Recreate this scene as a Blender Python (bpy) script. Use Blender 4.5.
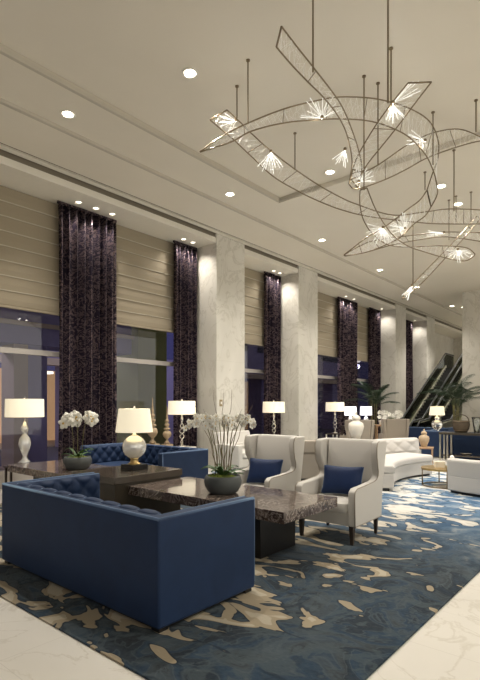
import bpy, math, random
from mathutils import Vector, Matrix
random.seed(7)
PI = math.pi
SC = bpy.context.scene
for o in list(bpy.data.objects): bpy.data.objects.remove(o)
COL = SC.collection

# ------------------------------------------------------------------ camera
CH, F = 1.5, 490.0
YAW = math.atan(415/490)
FW = Vector((-math.sin(YAW), math.cos(YAW), 0)); RT = Vector((math.cos(YAW), math.sin(YAW), 0))
cam = bpy.data.cameras.new('camera'); co = bpy.data.objects.new('camera', cam); COL.objects.link(co)
co.location = (0, 0, CH); co.rotation_euler = (PI/2, 0, YAW)
cam.sensor_fit = 'HORIZONTAL'; cam.sensor_width = 36; cam.lens = 36*F/480
cam.shift_y = (405-340)/480; cam.clip_start = .05; cam.clip_end = 200
SC.camera = co

def at(px, py, d):
    """point d metres ahead of the camera seen at a pixel"""
    return Vector((0, 0, CH)) + FW*d + RT*((px-240)/F*d) + Vector((0, 0, (405-py)/F*d))
def onceil(px, py, z):
    d = (z-CH)*F/(405-py); return at(px, py, d)

# ------------------------------------------------------------------ world, exposure
SC.view_settings.view_transform = 'Standard'; SC.view_settings.look = 'None'
SC.view_settings.gamma = 1; SC.view_settings.use_curve_mapping = False
SC.view_settings.exposure = 0.08
SPOT_W, SOFFIT_W, WARM = 370, 70, (1, .94, .86)
w = bpy.data.worlds.new('world'); SC.world = w; w.use_nodes = True
nt = w.node_tree; nt.nodes.clear()
wo = nt.nodes.new('ShaderNodeOutputWorld'); bg = nt.nodes.new('ShaderNodeBackground')
tc = nt.nodes.new('ShaderNodeTexCoord'); sp = nt.nodes.new('ShaderNodeSeparateXYZ'); cr = nt.nodes.new('ShaderNodeValToRGB')
mr = nt.nodes.new('ShaderNodeMapRange')
mr.inputs[1].default_value = -1; mr.inputs[2].default_value = 1
nt.links.new(tc.outputs['Generated'], sp.inputs[0]); nt.links.new(sp.outputs[0], mr.inputs[0])
nt.links.new(mr.outputs[0], cr.inputs[0]); nt.links.new(cr.outputs[0], bg.inputs[0]); nt.links.new(bg.outputs[0], wo.inputs[0])
e = cr.color_ramp.elements
e[0].position = 0.25; e[0].color = (.08, .075, .16, 1)
e[1].position = 1.0; e[1].color = (1.65, 1.56, 1.38, 1)
m_ = cr.color_ramp.elements.new(.5); m_.color = (.09, .085, .09, 1)
bg.inputs[1].default_value = 0.8

# ------------------------------------------------------------------ materials
M = {}
def mat(name, col, rough=.5, metal=0, sheen=0, spec=.5, trans=0, alpha=1, emit=None, es=0, coat=0, ior=1.45):
    m = bpy.data.materials.new(name); m.use_nodes = True
    b = m.node_tree.nodes['Principled BSDF']; i = b.inputs
    i['Base Color'].default_value = (*col, 1); i['Roughness'].default_value = rough; i['Metallic'].default_value = metal
    i['Sheen Weight'].default_value = sheen; i['Specular IOR Level'].default_value = spec
    i['Transmission Weight'].default_value = trans; i['Alpha'].default_value = alpha; i['Coat Weight'].default_value = coat
    i['IOR'].default_value = ior
    if emit: i['Emission Color'].default_value = (*emit, 1); i['Emission Strength'].default_value = es
    M[name] = m; return m
def N(m, t, **k):
    n = m.node_tree.nodes.new(t)
    for a, v in k.items(): setattr(n, a, v)
    return n
def L(m, a, b): m.node_tree.links.new(a, b)
def bsdf(m): return m.node_tree.nodes['Principled BSDF']
def coords(m, scale=(1, 1, 1), rot=(0, 0, 0)):
    t = N(m, 'ShaderNodeTexCoord'); p = N(m, 'ShaderNodeMapping'); p.inputs['Scale'].default_value = scale; p.inputs['Rotation'].default_value = rot
    L(m, t.outputs['Object'], p.inputs[0]); return p.outputs[0]
def noise(m, vec, scale, detail=4, dist=0, rough=.5):
    n = N(m, 'ShaderNodeTexNoise'); n.inputs['Scale'].default_value = scale; n.inputs['Detail'].default_value = detail
    n.inputs['Distortion'].default_value = dist; n.inputs['Roughness'].default_value = rough
    L(m, vec, n.inputs['Vector']); return n.outputs['Fac']
def ramp(m, fac, stops, interp='LINEAR'):
    r = N(m, 'ShaderNodeValToRGB'); r.color_ramp.interpolation = interp; el = r.color_ramp.elements
    while len(el) < len(stops): el.new(.5)
    for s, (p, c) in zip(el, stops): s.position = p; s.color = (*c, 1) if len(c) == 3 else c
    L(m, fac, r.inputs[0]); return r.outputs[0]
def mix(m, fac, a, b):
    x = N(m, 'ShaderNodeMix', data_type='RGBA')
    for s, v in ((0, fac), (6, a), (7, b)):
        if isinstance(v, (int, float)): x.inputs[s].default_value = v
        elif isinstance(v, tuple): x.inputs[s].default_value = (*v, 1)
        else: L(m, v, x.inputs[s])
    return x.outputs[2]
def mth(m, op, a, b=0):
    x = N(m, 'ShaderNodeMath', operation=op)
    for s, v in ((0, a), (1, b)):
        if isinstance(v, (int, float)): x.inputs[s].default_value = v
        else: L(m, v, x.inputs[s])
    return x.outputs[0]
def bump(m, h, st=.3, dist=.01):
    b = N(m, 'ShaderNodeBump'); b.inputs['Strength'].default_value = st; b.inputs['Distance'].default_value = dist
    L(m, h, b.inputs['Height']); L(m, b.outputs[0], bsdf(m).inputs['Normal'])
def grain(name, col, rough, var=.12, scale=40, st=.15, **k):
    m = mat(name, col, rough, **k); v = coords(m); n = noise(m, v, scale, 5)
    c = mix(m, n, tuple(x*(1-var) for x in col), tuple(min(1, x*(1+var)) for x in col))
    L(m, c, bsdf(m).inputs['Base Color']); bump(m, n, st, .003); return m

def veins(m, vec, base, vein, scale=1.2, width=.03, cloud=None):
    n = noise(m, vec, scale, 8, 1.2, .6)
    a = mth(m, 'ABSOLUTE', mth(m, 'SUBTRACT', n, .5))
    v = ramp(m, a, [(0, (1, 1, 1)), (width, (0, 0, 0))])
    cl = noise(m, vec, scale*.7, 5, .4)
    c = mix(m, ramp(m, cl, [(.3, (0, 0, 0)), (.7, (1, 1, 1))]), base, cloud or base)
    return mix(m, mth(m, 'MULTIPLY', v, .7), c, vein)
def joints(m, sx, sy, sz=None, width=.004, axis='XY'):
    """1 in the joints of a grid of tiles"""
    t = N(m, 'ShaderNodeTexCoord'); s = N(m, 'ShaderNodeSeparateXYZ'); L(m, t.outputs['Object'], s.inputs[0])
    out = None
    for ax, size in zip((0, 1, 2), (sx, sy, sz)):
        if not size: continue
        f = mth(m, 'FRACT', mth(m, 'DIVIDE', mth(m, 'ADD', s.outputs[ax], 100.13), size))
        g = mth(m, 'LESS_THAN', f, width/size)
        out = g if out is None else mth(m, 'MAXIMUM', out, g)
    return out
# marble floor
m = mat('floor_marble', (.7, .66, .57), .22)
c = veins(m, coords(m), (.68, .65, .58), (.60, .56, .48), 1.3, .018, (.76, .73, .66))
L(m, mix(m, mth(m, 'MULTIPLY', joints(m, 1.2, .6), .35), c, (.40, .37, .32)), bsdf(m).inputs['Base Color'])
m = mat('pilaster_marble', (.6, .55, .46), .35)
c = veins(m, coords(m, (1, 1, .7)), (.55, .525, .46), (.46, .43, .36), 1.6, .03, (.65, .62, .55))
L(m, mix(m, mth(m, 'MULTIPLY', joints(m, None, None, 1.3, .006), .35), c, (.36, .32, .26)), bsdf(m).inputs['Base Color'])
m = mat('ceiling_plaster', (.62, .57, .47), .42)
n = noise(m, coords(m), .8, 5, .6)
L(m, mix(m, n, (.68, .63, .53), (.75, .70, .60)), bsdf(m).inputs['Base Color'])
L(m, ramp(m, noise(m, coords(m), .5, 2, .4), [(.2, (.36,)*3), (.8, (.52,)*3)]), bsdf(m).inputs['Roughness'])
grain('paint', (.70, .66, .57), .6, .04, 10, .03); grain('moulding_shade', (.50, .46, .38), .6, .04, 10, .03)  # darker moulding tone: shade on the ceiling steps put into the colour
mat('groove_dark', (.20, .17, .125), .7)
# dark marble slab
m = mat('brown_marble', (.1, .07, .05), .12, coat=.4)
v = coords(m, (1, 1, 1))
n = noise(m, v, 7, 9, 2.2, .62); a = mth(m, 'ABSOLUTE', mth(m, 'SUBTRACT', n, .5))
c = ramp(m, a, [(0, (.50, .44, .38)), (.014, (.22, .17, .14)), (.045, (.045, .030, .024)), (.2, (.085, .060, .048))])
n2 = noise(m, v, 3, 6, 1.5)
L(m, mix(m, ramp(m, n2, [(.48, (0, 0, 0)), (.66, (.6, .6, .6))]), c, (.17, .13, .11)), bsdf(m).inputs['Base Color'])
# rug
m = mat('rug_wool', (.05, .1, .16), .92, sheen=.06, spec=.15)
v = coords(m)
s = N(m, 'ShaderNodeSeparateXYZ'); L(m, v, s.inputs[0])
n1 = noise(m, v, 1.5, 4, 1.3, .5); hn = noise(m, v, 42, 2, 0, .4); n5 = noise(m, v, 3.2, 6, 1.8, .6)
cl = ramp(m, n1, [(.30, (.008, .011, .016)), (.42, (.010, .019, .032)), (.47, (.014, .036, .066)), (.54, (.040, .050, .058)), (.58, (.008, .014, .022)), (.70, (.016, .042, .078))])
cl = mix(m, ramp(m, n5, [(.5, (0,)*3), (.56, (.7,)*3)]), cl, (.050, .068, .078))
ct = mth(m, 'FRACT', mth(m, 'MULTIPLY', n1, 14)); ln = ramp(m, ct, [(0, (1, 1, 1)), (.2, (0, 0, 0)), (.88, (0, 0, 0)), (1, (1, 1, 1))])
cl = mix(m, mth(m, 'MULTIPLY', ln, .6), cl, (.065, .082, .092))
cl = mix(m, mth(m, 'MULTIPLY', hn, .3), cl, (.08, .10, .105))
far = N(m, 'ShaderNodeMapRange'); far.inputs[1].default_value = 4.6; far.inputs[2].default_value = 8.2; L(m, s.outputs[1], far.inputs[0])  # paler blue further off: part pattern, part light and sheen put into the colour
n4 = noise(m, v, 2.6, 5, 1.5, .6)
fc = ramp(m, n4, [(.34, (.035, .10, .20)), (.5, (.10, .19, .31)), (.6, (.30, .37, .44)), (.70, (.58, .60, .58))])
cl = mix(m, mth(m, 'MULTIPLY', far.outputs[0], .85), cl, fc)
mp = coords(m, (1.2, 2.1, 1), (0, 0, .5)); n3 = noise(m, mp, 1.75, 2.2, 1.2, .42)
gx = N(m, 'ShaderNodeMapRange'); gx.inputs[1].default_value = -2.9; gx.inputs[2].default_value = -1.5; gx.inputs[3].default_value = 0; gx.inputs[4].default_value = .15; L(m, s.outputs[0], gx.inputs[0])
b3 = mth(m, 'SUBTRACT', n3, gx.outputs[0])
cl = mix(m, ramp(m, b3, [(.455, (0,)*3), (.49, (1,)*3)]), cl, (.012, .022, .034))
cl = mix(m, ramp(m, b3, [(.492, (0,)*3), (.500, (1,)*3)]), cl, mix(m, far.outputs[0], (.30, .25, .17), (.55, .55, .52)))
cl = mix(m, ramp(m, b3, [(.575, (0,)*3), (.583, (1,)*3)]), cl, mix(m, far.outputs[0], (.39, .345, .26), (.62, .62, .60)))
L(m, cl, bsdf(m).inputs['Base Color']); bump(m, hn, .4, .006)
# fabrics
def velvet(name, col, sh=.6):
    m = mat(name, col, .62, sheen=sh, spec=.3); bsdf(m).inputs['Sheen Roughness'].default_value = .35
    bsdf(m).inputs['Sheen Tint'].default_value = (min(1, col[0]*4+.15), min(1, col[1]*4+.2), min(1, col[2]*3+.3), 1)
    n = noise(m, coords(m), 3.5, 5, 1); L(m, mix(m, n, tuple(x*.75 for x in col), tuple(x*1.3 for x in col)), bsdf(m).inputs['Base Color']); return m
velvet('navy_velvet', (.011, .026, .068), .25)
velvet('navy_piping', (.07, .11, .19), .6)
velvet('pillow_blue', (.004, .016, .062), .15)
grain('cream_linen', (.52, .495, .45), .8, .06, 120, .1, sheen=.2)
grain('white_velvet', (.54, .515, .48), .75, .05, 60, .08, sheen=.3)
grain('taupe_fabric', (.30, .26, .21), .8, .08, 100, .1)
grain('dark_wood', (.035, .024, .017), .35, .3, 20, .05)
grain('walnut_top', (.070, .056, .042), .22, .2, 14, .04, coat=.3)
grain('walnut_side', (.045, .036, .024), .4, .2, 14, .04)
grain('black_lacquer', (.012, .011, .011), .3, .2, 12, .03)
grain('stone_bowl', (.075, .082, .08), .6, .15, 30, .1)
grain('moss', (.16, .20, .03), .95, .5, 60, 1)
mat('leaf', (.045, .10, .025), .45); mat('palm_leaf', (.020, .042, .016), .5); mat('stem', (.13, .12, .04), .6); mat('twig', (.16, .11, .07), .7)
mat('petal', (.86, .84, .76), .6, emit=None); mat('petal_heart', (.65, .45, .12), .6)
mat('silver', (.78, .75, .68), .18, 1); mat('bronze', (.24, .19, .125), .36, 1); mat('gold', (.62, .45, .20), .28, 1)
mat('white_ceramic', (.74, .69, .60), .25, coat=.4); mat('tan_ceramic', (.48, .36, .23), .35); mat('tan_wood', (.40, .25, .14), .45)
mat('carved_wood', (.34, .25, .15), .6); mat('wicker', (.07, .05, .03), .8)
mat('mercury_glass', (.86, .87, .84), .10, .85, coat=.5)
mat('lit_shade', (.85, .80, .68), .8, emit=(1, .87, .60), es=.52)
mat('lit_shade_cool', (.85, .85, .85), .8, emit=(.95, .92, 1), es=1.6)
mat('lamp_lens', (1, 1, 1), .5, emit=(1, .93, .8), es=12); mat('lamp_lens_dim', (1, 1, 1), .5, emit=(1, .93, .8), es=2.2)
mat('white_trim', (.8, .77, .7), .5)
mat('led', (1, 1, 1), .5, emit=(1, .97, .9), es=5)
mat('crystal', (.92, .93, .9), .08, spec=1, alpha=.7, emit=(1, .97, .9), es=.65)
mat('net_wire', (.95, .94, .90), .3, .1)
mat('window_frame', (.40, .37, .34), .45, .3)
mat('sill_stone', (.55, .5, .42), .4)
mat('outer_violet_lit', (.22, .20, .34), .8); mat('outer_olive', (.25, .27, .09), .8); mat('outer_tan', (.42, .34, .26), .8)  # the violet one has purple light put into its stone colour
mat('outer_dark', (.02, .02, .045), .4); mat('asphalt', (.08, .08, .11), .7)
mat('shop_glow', (.5, .3, .15), .7, emit=(1, .62, .3), es=.35); mat('shop_white', (.8, .8, .8), .7, emit=(1, .9, .7), es=2.0)
mat('sky_glow', (.035, .035, .10), .7, emit=(.10, .12, .55), es=.08)
mat('steel', (.55, .52, .44), .3, 1); mat('rubber', (.015, .015, .015), .5)
mat('gallery_shade', (.20, .19, .17), .7)
mat('switch_plate', (.35, .27, .15), .4, .6)
mat('cut_glass', (.92, .92, .9), .08, .5, alpha=.78); mat('brushed_metal', (.62, .60, .48), .3, .6); mat('net_sheet', (.8, .8, .75), .2)
# glass: fresnel mix of clear and mirror
def glass(name, tint=(1, 1, 1), k=.06, rough=0):
    m = bpy.data.materials.new(name); m.use_nodes = True; t = m.node_tree; t.nodes.clear()
    o = t.nodes.new('ShaderNodeOutputMaterial'); mx = t.nodes.new('ShaderNodeMixShader'); tr = t.nodes.new('ShaderNodeBsdfTransparent'); g = t.nodes.new('ShaderNodeBsdfGlossy')
    lw = t.nodes.new('ShaderNodeLayerWeight'); lw.inputs[0].default_value = .25; ma = t.nodes.new('ShaderNodeMath'); ma.operation = 'MULTIPLY_ADD'; ma.inputs[1].default_value = .8; ma.inputs[2].default_value = k
    g.inputs['Roughness'].default_value = rough; tr.inputs[0].default_value = (*tint, 1)
    t.links.new(lw.outputs['Fresnel'], ma.inputs[0]); t.links.new(ma.outputs[0], mx.inputs[0]); t.links.new(tr.outputs[0], mx.inputs[1]); t.links.new(g.outputs[0], mx.inputs[2]); t.links.new(mx.outputs[0], o.inputs[0])
    M[name] = m
glass('window_glass', (.9, .9, .95), .03); glass('clear_glass', (.93, .95, .95), .12)
glass('rail_glass', (.70, .74, .60), .14)
# curtain damask
m = mat('damask', (.05, .03, .05), .55, spec=.25)
t = N(m, 'ShaderNodeTexCoord'); mp = N(m, 'ShaderNodeMapping'); mp.inputs['Scale'].default_value = (.3, 1, .8); L(m, t.outputs['Object'], mp.inputs[0])
n = noise(m, mp.outputs[0], 7.5, 2, 3.0, .45)
f = ramp(m, mth(m, 'ABSOLUTE', mth(m, 'SUBTRACT', n, .52)), [(.035, (1,)*3), (.06, (0,)*3)])
L(m, mix(m, f, (.012, .007, .016), (.17, .125, .125)), bsdf(m).inputs['Base Color'])
L(m, ramp(m, f, [(0, (.7,)*3), (1, (.36,)*3)]), bsdf(m).inputs['Roughness']); L(m, mth(m, 'MULTIPLY', f, .75), bsdf(m).inputs['Metallic'])
# shade
m = mat('shade_linen', (.42, .35, .24), .85)
n = noise(m, coords(m, (1, 1, 6)), 30, 3); L(m, mix(m, n, (.275, .232, .165), (.33, .28, .20)), bsdf(m).inputs['Base Color'])

mat('rib_highlight', (.47, .42, .33), .7)  # ribs paler than the cloth: seam highlight put into the colour
# ------------------------------------------------------------------ mesh builder
class MB:
    def __init__(s): s.v = []; s.f = []
    def add(s, vs, fs, mtx=None):
        n = len(s.v); s.v += [tuple(mtx @ Vector(p)) if mtx else tuple(p) for p in vs]; s.f += [tuple(i+n for i in q) for q in fs]; return s
    def box(s, x0, x1, y0, y1, z0, z1, t=(0, 0, 0, 0), mtx=None):
        """t = inset of the bottom on -x,+x,-y,+y"""
        a, b, c, d = t
        return s.add([(x0+a, y0+c, z0), (x1-b, y0+c, z0), (x1-b, y1-d, z0), (x0+a, y1-d, z0), (x0, y0, z1), (x1, y0, z1), (x1, y1, z1), (x0, y1, z1)],
                     [(0, 3, 2, 1), (4, 5, 6, 7), (0, 1, 5, 4), (1, 2, 6, 5), (2, 3, 7, 6), (3, 0, 4, 7)], mtx)
    def tube(s, pts, r, n=8, closed=False, cap=True):
        pts = [Vector(p) for p in pts]; k = len(pts); base = len(s.v); up = None
        for i, p in enumerate(pts):
            if closed: t = pts[(i+1) % k]-pts[i-1]
            else: t = pts[min(i+1, k-1)]-pts[max(i-1, 0)]
            t = t.normalized() if t.length > 1e-9 else Vector((0, 0, 1))
            if up is None: up = Vector((0, 0, 1)) if abs(t.z) < .9 else Vector((1, 0, 0))
            a = t.cross(up); a.normalize(); b = t.cross(a); up = -b if b.dot(up) < 0 else b
            a = t.cross(up).normalized()
            rr = r[i] if isinstance(r, (list, tuple)) else r
            for j in range(n):
                q = 2*PI*j/n; s.v.append(tuple(p+(a*math.cos(q)+up*math.sin(q))*rr))
        for i in range(k if closed else k-1):
            i2 = (i+1) % k
            for j in range(n):
                j2 = (j+1) % n; s.f.append((base+i*n+j, base+i*n+j2, base+i2*n+j2, base+i2*n+j))
        if cap and not closed:
            s.f.append(tuple(base+j for j in range(n))[::-1]); s.f.append(tuple(base+(k-1)*n+j for j in range(n)))
        return s
    def lathe(s, prof, c=(0, 0, 0), n=32, sx=1, sy=1):
        base = len(s.v)
        for r, z in prof:
            for j in range(n):
                q = 2*PI*j/n; s.v.append((c[0]+r*sx*math.cos(q), c[1]+r*sy*math.sin(q), c[2]+z))
        for i in range(len(prof)-1):
            for j in range(n):
                j2 = (j+1) % n; s.f.append((base+i*n+j, base+i*n+j2, base+(i+1)*n+j2, base+(i+1)*n+j))
        if prof[0][0] > 1e-4: s.f.append(tuple(base+j for j in range(n))[::-1])
        if prof[-1][0] > 1e-4: s.f.append(tuple(base+(len(prof)-1)*n+j for j in range(n)))
        return s
    def sph(s, c, rx, ry=None, rz=None, n=14, e=1.0, mtx=None):
        """superellipsoid; e<1 boxier"""
        ry = ry or rx; rz = rz or rx; g = lambda a, p: math.copysign(abs(a)**p, a); vs = []; fs = []; h = n//2
        for i in range(h+1):
            th = -PI/2+PI*i/h
            for j in range(n):
                q = 2*PI*j/n; vs.append((c[0]+rx*g(math.cos(th), e)*g(math.cos(q), e), c[1]+ry*g(math.cos(th), e)*g(math.sin(q), e), c[2]+rz*g(math.sin(th), e)))
        for i in range(h):
            for j in range(n):
                j2 = (j+1) % n; fs.append((i*n+j, i*n+j2, (i+1)*n+j2, (i+1)*n+j))
        return s.add(vs, fs, mtx)
    def prism(s, poly, a, b, ax='x', mtx=None):
        """poly in the plane across ax, extruded from a to b"""
        f = {'x': lambda p, t: (t, p[0], p[1]), 'y': lambda p, t: (p[0], t, p[1]), 'z': lambda p, t: (p[0], p[1], t)}[ax]
        n = len(poly); vs = [f(p, a) for p in poly]+[f(p, b) for p in poly]
        return s.add(vs, [tuple(range(n)), tuple(range(2*n-1, n-1, -1))]+[(i, i+n, (i+1) % n+n, (i+1) % n) for i in range(n)], mtx)
    def grid(s, fn, nu, nv, mtx=None):
        vs = [fn(i/nu, j/nv) for j in range(nv+1) for i in range(nu+1)]; w_ = nu+1
        return s.add(vs, [(j*w_+i, j*w_+i+1, (j+1)*w_+i+1, (j+1)*w_+i) for j in range(nv) for i in range(nu)], mtx)
    def build(s, name, m, parent=None, smooth=False, bevel=0, seg=2, solid=0, loc=None):
        me = bpy.data.meshes.new(name); me.from_pydata(s.v, [], s.f); me.validate(); me.update()
        import bmesh
        bm = bmesh.new(); bm.from_mesh(me); bmesh.ops.recalc_face_normals(bm, faces=bm.faces); bm.to_mesh(me); bm.free()
        me.materials.append(M[m]); o = bpy.data.objects.new(name, me); COL.objects.link(o)
        if parent: o.parent = parent
        if loc: o.location = loc
        if solid: q = o.modifiers.new('solid', 'SOLIDIFY'); q.thickness = solid; q.offset = 0
        if bevel: q = o.modifiers.new('bevel', 'BEVEL'); q.width = bevel; q.segments = seg; q.limit_method = 'ANGLE'; q.angle_limit = .6
        if smooth or bevel:
            for p in me.polygons: p.use_smooth = True
            if bevel and not smooth or smooth == 'auto':
                try: me.set_sharp_from_angle(angle=.7)
                except Exception: pass
        return o
def tag(o, label=None, cat=None, group=None, kind=None):
    for k, v in (('label', label), ('category', cat), ('group', group), ('kind', kind)):
        if v: o[k] = v
    return o
def thing(name, label, cat, loc=(0, 0, 0), rz=0, group=None):
    o = bpy.data.objects.new(name, None); COL.objects.link(o); o.location = loc; o.rotation_euler = (0, 0, rz); o.empty_display_size = .1
    return tag(o, label, cat, group)
def struct(mb, name, m, **k): return tag(mb.build(name, m, **k), kind='structure')
def dup(root, loc, rz, label, group=None, scale=None):
    r = root.copy(); COL.objects.link(r); r.location = loc; r.rotation_euler = (0, 0, rz); r['label'] = label
    if group: r['group'] = group
    if scale: r.scale = scale
    def rec(a, b):
        for ch in [c for c in bpy.data.objects if c.parent == a]:
            c = ch.copy(); COL.objects.link(c); c.parent = b; rec(ch, c)
    rec(root, r); return r
def spot(parent, loc, watts, size, blend=.6, radius=.05, col=WARM, aim=None):
    l = bpy.data.lights.new('lamp_light', 'SPOT'); l.energy = watts; l.spot_size = size; l.spot_blend = blend; l.shadow_soft_size = radius; l.color = col
    o = bpy.data.objects.new('lamp_light', l); COL.objects.link(o); o.location = loc
    if aim: o.rotation_euler = Vector(aim).to_track_quat('-Z', 'Y').to_euler()
    o.parent = parent; return o
def point(parent, loc, watts, radius=.05, col=WARM):
    l = bpy.data.lights.new('bulb_light', 'POINT'); l.energy = watts; l.shadow_soft_size = radius; l.color = col
    o = bpy.data.objects.new('bulb_light', l); COL.objects.link(o); o.location = loc; o.parent = parent; return o

# ------------------------------------------------------------------ structure
X0 = -8.0; XW = -9.0; ZC = 5.65; ZS = 5.385; YE = 30.0; XR = 6.0; YN = -5.0
struct(MB().box(XW-.2, XR, YN, YE+.3, -.2, 0), 'floor', 'floor_marble')
TX, TY = -5.9, 8.2
c_ = MB()
c_.box(-6.8, TX, YN, YE+.3, ZC, 6.1)                 # main plane beside the tray
c_.box(TX, XR, TY, YE+.3, ZC, 6.1)                   # beyond the tray
c_.box(-7.8, -6.8, YN, YE+.3, ZC-.05, 6.1)           # lower band
c_.box(TX, XR, YN, TY, ZC+.09, 6.1)                  # raised tray
struct(c_, 'ceiling', 'ceiling_plaster')
q_ = MB(); q_.box(TX, TX+.05, YN, TY-.05, ZC+.0, ZC+.089); q_.box(TX, TX+1.0, TY-.03, TY, ZC+.02, ZC+.089); struct(q_, 'trim_1', 'moulding_shade')
struct(MB().box(-6.80, -6.74, YN, YE, ZC-.05, ZC-.001), 'trim_2', 'moulding_shade')
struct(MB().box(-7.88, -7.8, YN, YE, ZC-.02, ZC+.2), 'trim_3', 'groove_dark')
struct(MB().box(-8.0, -7.88, YN, YE, ZC-.05, 6.1), 'trim_4', 'paint')
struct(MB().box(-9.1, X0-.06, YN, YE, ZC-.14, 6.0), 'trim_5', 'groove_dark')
struct(MB().box(-9.1, X0-.02, YN, YE, ZS, ZC-.14), 'trim_6', 'paint')
struct(MB().box(-8.9, -4.9, 25.75, YE+3.0, 2.72, 3.10), 'trim_7', 'paint')
PIL = [(1.52, 2.58), (8.58, 9.63), (12.12, 13.18), (19.2, 20.26), (22.75, 23.8)]
for i, (a, b) in enumerate(PIL):
    struct(MB().box(XW-.1, X0, a, b, 0, ZC-.05), 'wall_pilaster_%d' % (i+1), 'pilaster_marble', bevel=.006)
struct(MB().box(XW-.15, XW, 23.8, YE, 0, ZS), 'wall_left', 'pilaster_marble')
struct(MB().box(-5.4, -4.3, 19, 20.1, 0, ZC), 'wall_column', 'pilaster_marble', bevel=.006)
# back wall with a gallery opening over the escalators
b_ = MB(); b_.box(XW-.15, XR, YE, YE+.25, 0, 2.7); b_.box(-5.0, XR, YE, YE+.25, 2.7, ZC); b_.box(XW-.15, -5.0, YE, YE+.25, 4.9, ZC); b_.box(XW-.15, -8.1, YE, YE+.25, 2.7, 4.9)
struct(b_, 'wall_back', 'pilaster_marble')
struct(MB().box(XW-.1, -4.8, YE+3.0, YE+3.2, 2, ZC), 'wall_gallery', 'gallery_shade')
BAYS = [(-4.0, 1.52), (2.58, 8.58), (9.63, 12.12), (13.18, 19.2), (20.26, 22.75)]
ZT = 3.28
for i, (a, b) in enumerate(BAYS):
    fr = MB(); x = -8.95
    fr.box(x-.05, x+.05, a, b, 2.44, 2.54); fr.box(x-.05, x+.05, a, b, 0, .32); fr.box(x-.05, x+.05, a, b, 5.25, 5.385)
    k = 1
    for q in range(k+1):
        y = a+(b-a)*q/k; fr.box(x-.04, x+.04, max(a, y-.03), min(b, y+.03), .32, 5.25)
    wf = struct(fr, 'window_%d' % (i+1), 'window_frame')
    MB().box(x-.008, x+.008, a, b, .32, 5.25).build('pane', 'window_glass', wf)

def roman_shade(y0, y1, label):
    bands = 8; z1 = ZS-.005; h = (z1-ZT)/bands; prof = []
    for i in range(bands):
        zt = z1-i*h
        prof += [(0, zt), (.010, zt-.3*h), (.016, zt-.6*h), (.008, zt-.97*h)]
    prof.append((0, ZT))
    X = -8.82; mb = MB()
    mb.prism([(X+p, z) for p, z in prof]+[(X-.012, ZT), (X-.012, z1)], y0, y1, 'y')
    t = thing('roman_shade', label, 'window shade', (0, 0, 0), 0, 'cream roman shades in the windows'); del t['group']
    mb.build('shade_cloth', 'shade_linen', t); rb = MB()
    for i in range(1, bands): rb.box(X, X+.022, y0, y1, z1-i*h-.008, z1-i*h+.008)
    rb.build('seam_rib', 'rib_highlight', t)
    MB().box(X-.02, X+.04, y0, y1, ZT-.05, ZT-.005).build('bottom_bar', 'shade_linen', t, bevel=.008)
roman_shade(2.6, 5.5, 'cream roman shade at the left edge of the photo, left of the first curtain')
roman_shade(5.52, 8.56, 'cream roman shade between the first and second dark curtains from the left')
roman_shade(9.65, 12.10, 'narrow cream roman shade between the two stone pilasters nearest the camera')
roman_shade(13.2, 16.1, 'cream roman shade just right of the second full pilaster, above a dark window')
roman_shade(16.12, 19.18, 'farthest visible cream roman shade, between the two distant dark curtains')

def curtain(y0, y1, label, seed=0):
    rnd = random.Random(seed); n = max(6, int((y1-y0)/.165)); ph = [rnd.uniform(-.5, .5) for _ in range(60)]
    def fn(u, v):
        y = y0+(y1-y0)*u; z = .015+(ZS-.06)*v; k = u*n*2*PI
        amp = .092+.016*math.sin(k*.37+seed); dr = .35*math.sin(3*v+ph[int(u*n) % 60])*(1-v)
        x = -8.66+amp*math.sin(k+dr)+.012*math.sin(2.3*k+v*2)
        yy = y+.018*math.sin(2*k+1+dr); yc = (y0+y1)/2; yy = yc+(yy-yc)*(1-.02*math.sin(PI*v))
        return (x, yy, z)
    t = thing('curtain', label, 'curtain')
    MB().grid(fn, n*12, 14).build('drape', 'damask', t, smooth=True, solid=.006)
    MB().box(-8.68, -8.64, y0, y1, ZS-.05, ZS-.001).build('curtain_track', 'damask', t)
curtain(4.86, 6.19, 'wide purple damask curtain nearest the camera, behind the small orchid', 1)
curtain(7.80, 8.56, 'purple damask curtain hanging just left of the nearest stone pilaster', 2)
curtain(11.32, 12.10, 'dark curtain hanging between the two nearest stone pilasters', 3)
curtain(15.65, 17.1, 'wide dark curtain in the far window, right of the second pilaster', 4)
curtain(18.2, 19.18, 'narrow dark curtain touching the left side of the third pilaster', 5)
curtain(20.28, 22.7, 'black looking curtain in the distance, right of the third pilaster', 6)

# exterior
struct(MB().box(-30, XW-.2, -14, 34, -.35, -.15), 'ground', 'asphalt')
def outer(name, label, cat, loc): return thing(name, label, cat, loc)
t = outer('stone_pier', 'tan stone pier, one side coloured as by violet light, outside the window behind the left table lamp', 'pier', (-11, 5.3, -.15))
MB().box(-.3, .3, -.32, .0, 0, 2.995).build('shaft', 'outer_tan', t); MB().box(-.3, .3, .0, .45, 0, 2.995).build('shaft_return', 'outer_violet_lit', t)
MB().box(-.4, .4, -.42, .55, 0, .25).build('plinth', 'outer_tan', t)
t = outer('stone_pier', 'olive stone pier outside the window, above the globe lamp', 'pier', (-11, 8.7, -.15))
MB().box(-.5, .5, -.5, .5, 0, 6.4).build('shaft', 'outer_olive', t); MB().box(-.6, .6, -.6, .6, 0, .25).build('plinth', 'outer_olive', t)
t = outer('portico_beam', 'stone beam coloured as by violet light, with dark clerestory windows resting on the outside pier', 'facade', (-11, 2, -.15))
MB().box(-.45, .35, -7, 6.1, 3.0, 3.75).build('beam', 'outer_violet_lit', t); MB().box(-.50, .40, -7, 6.15, 3.40, 3.5).build('ledge', 'outer_tan', t)
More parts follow.
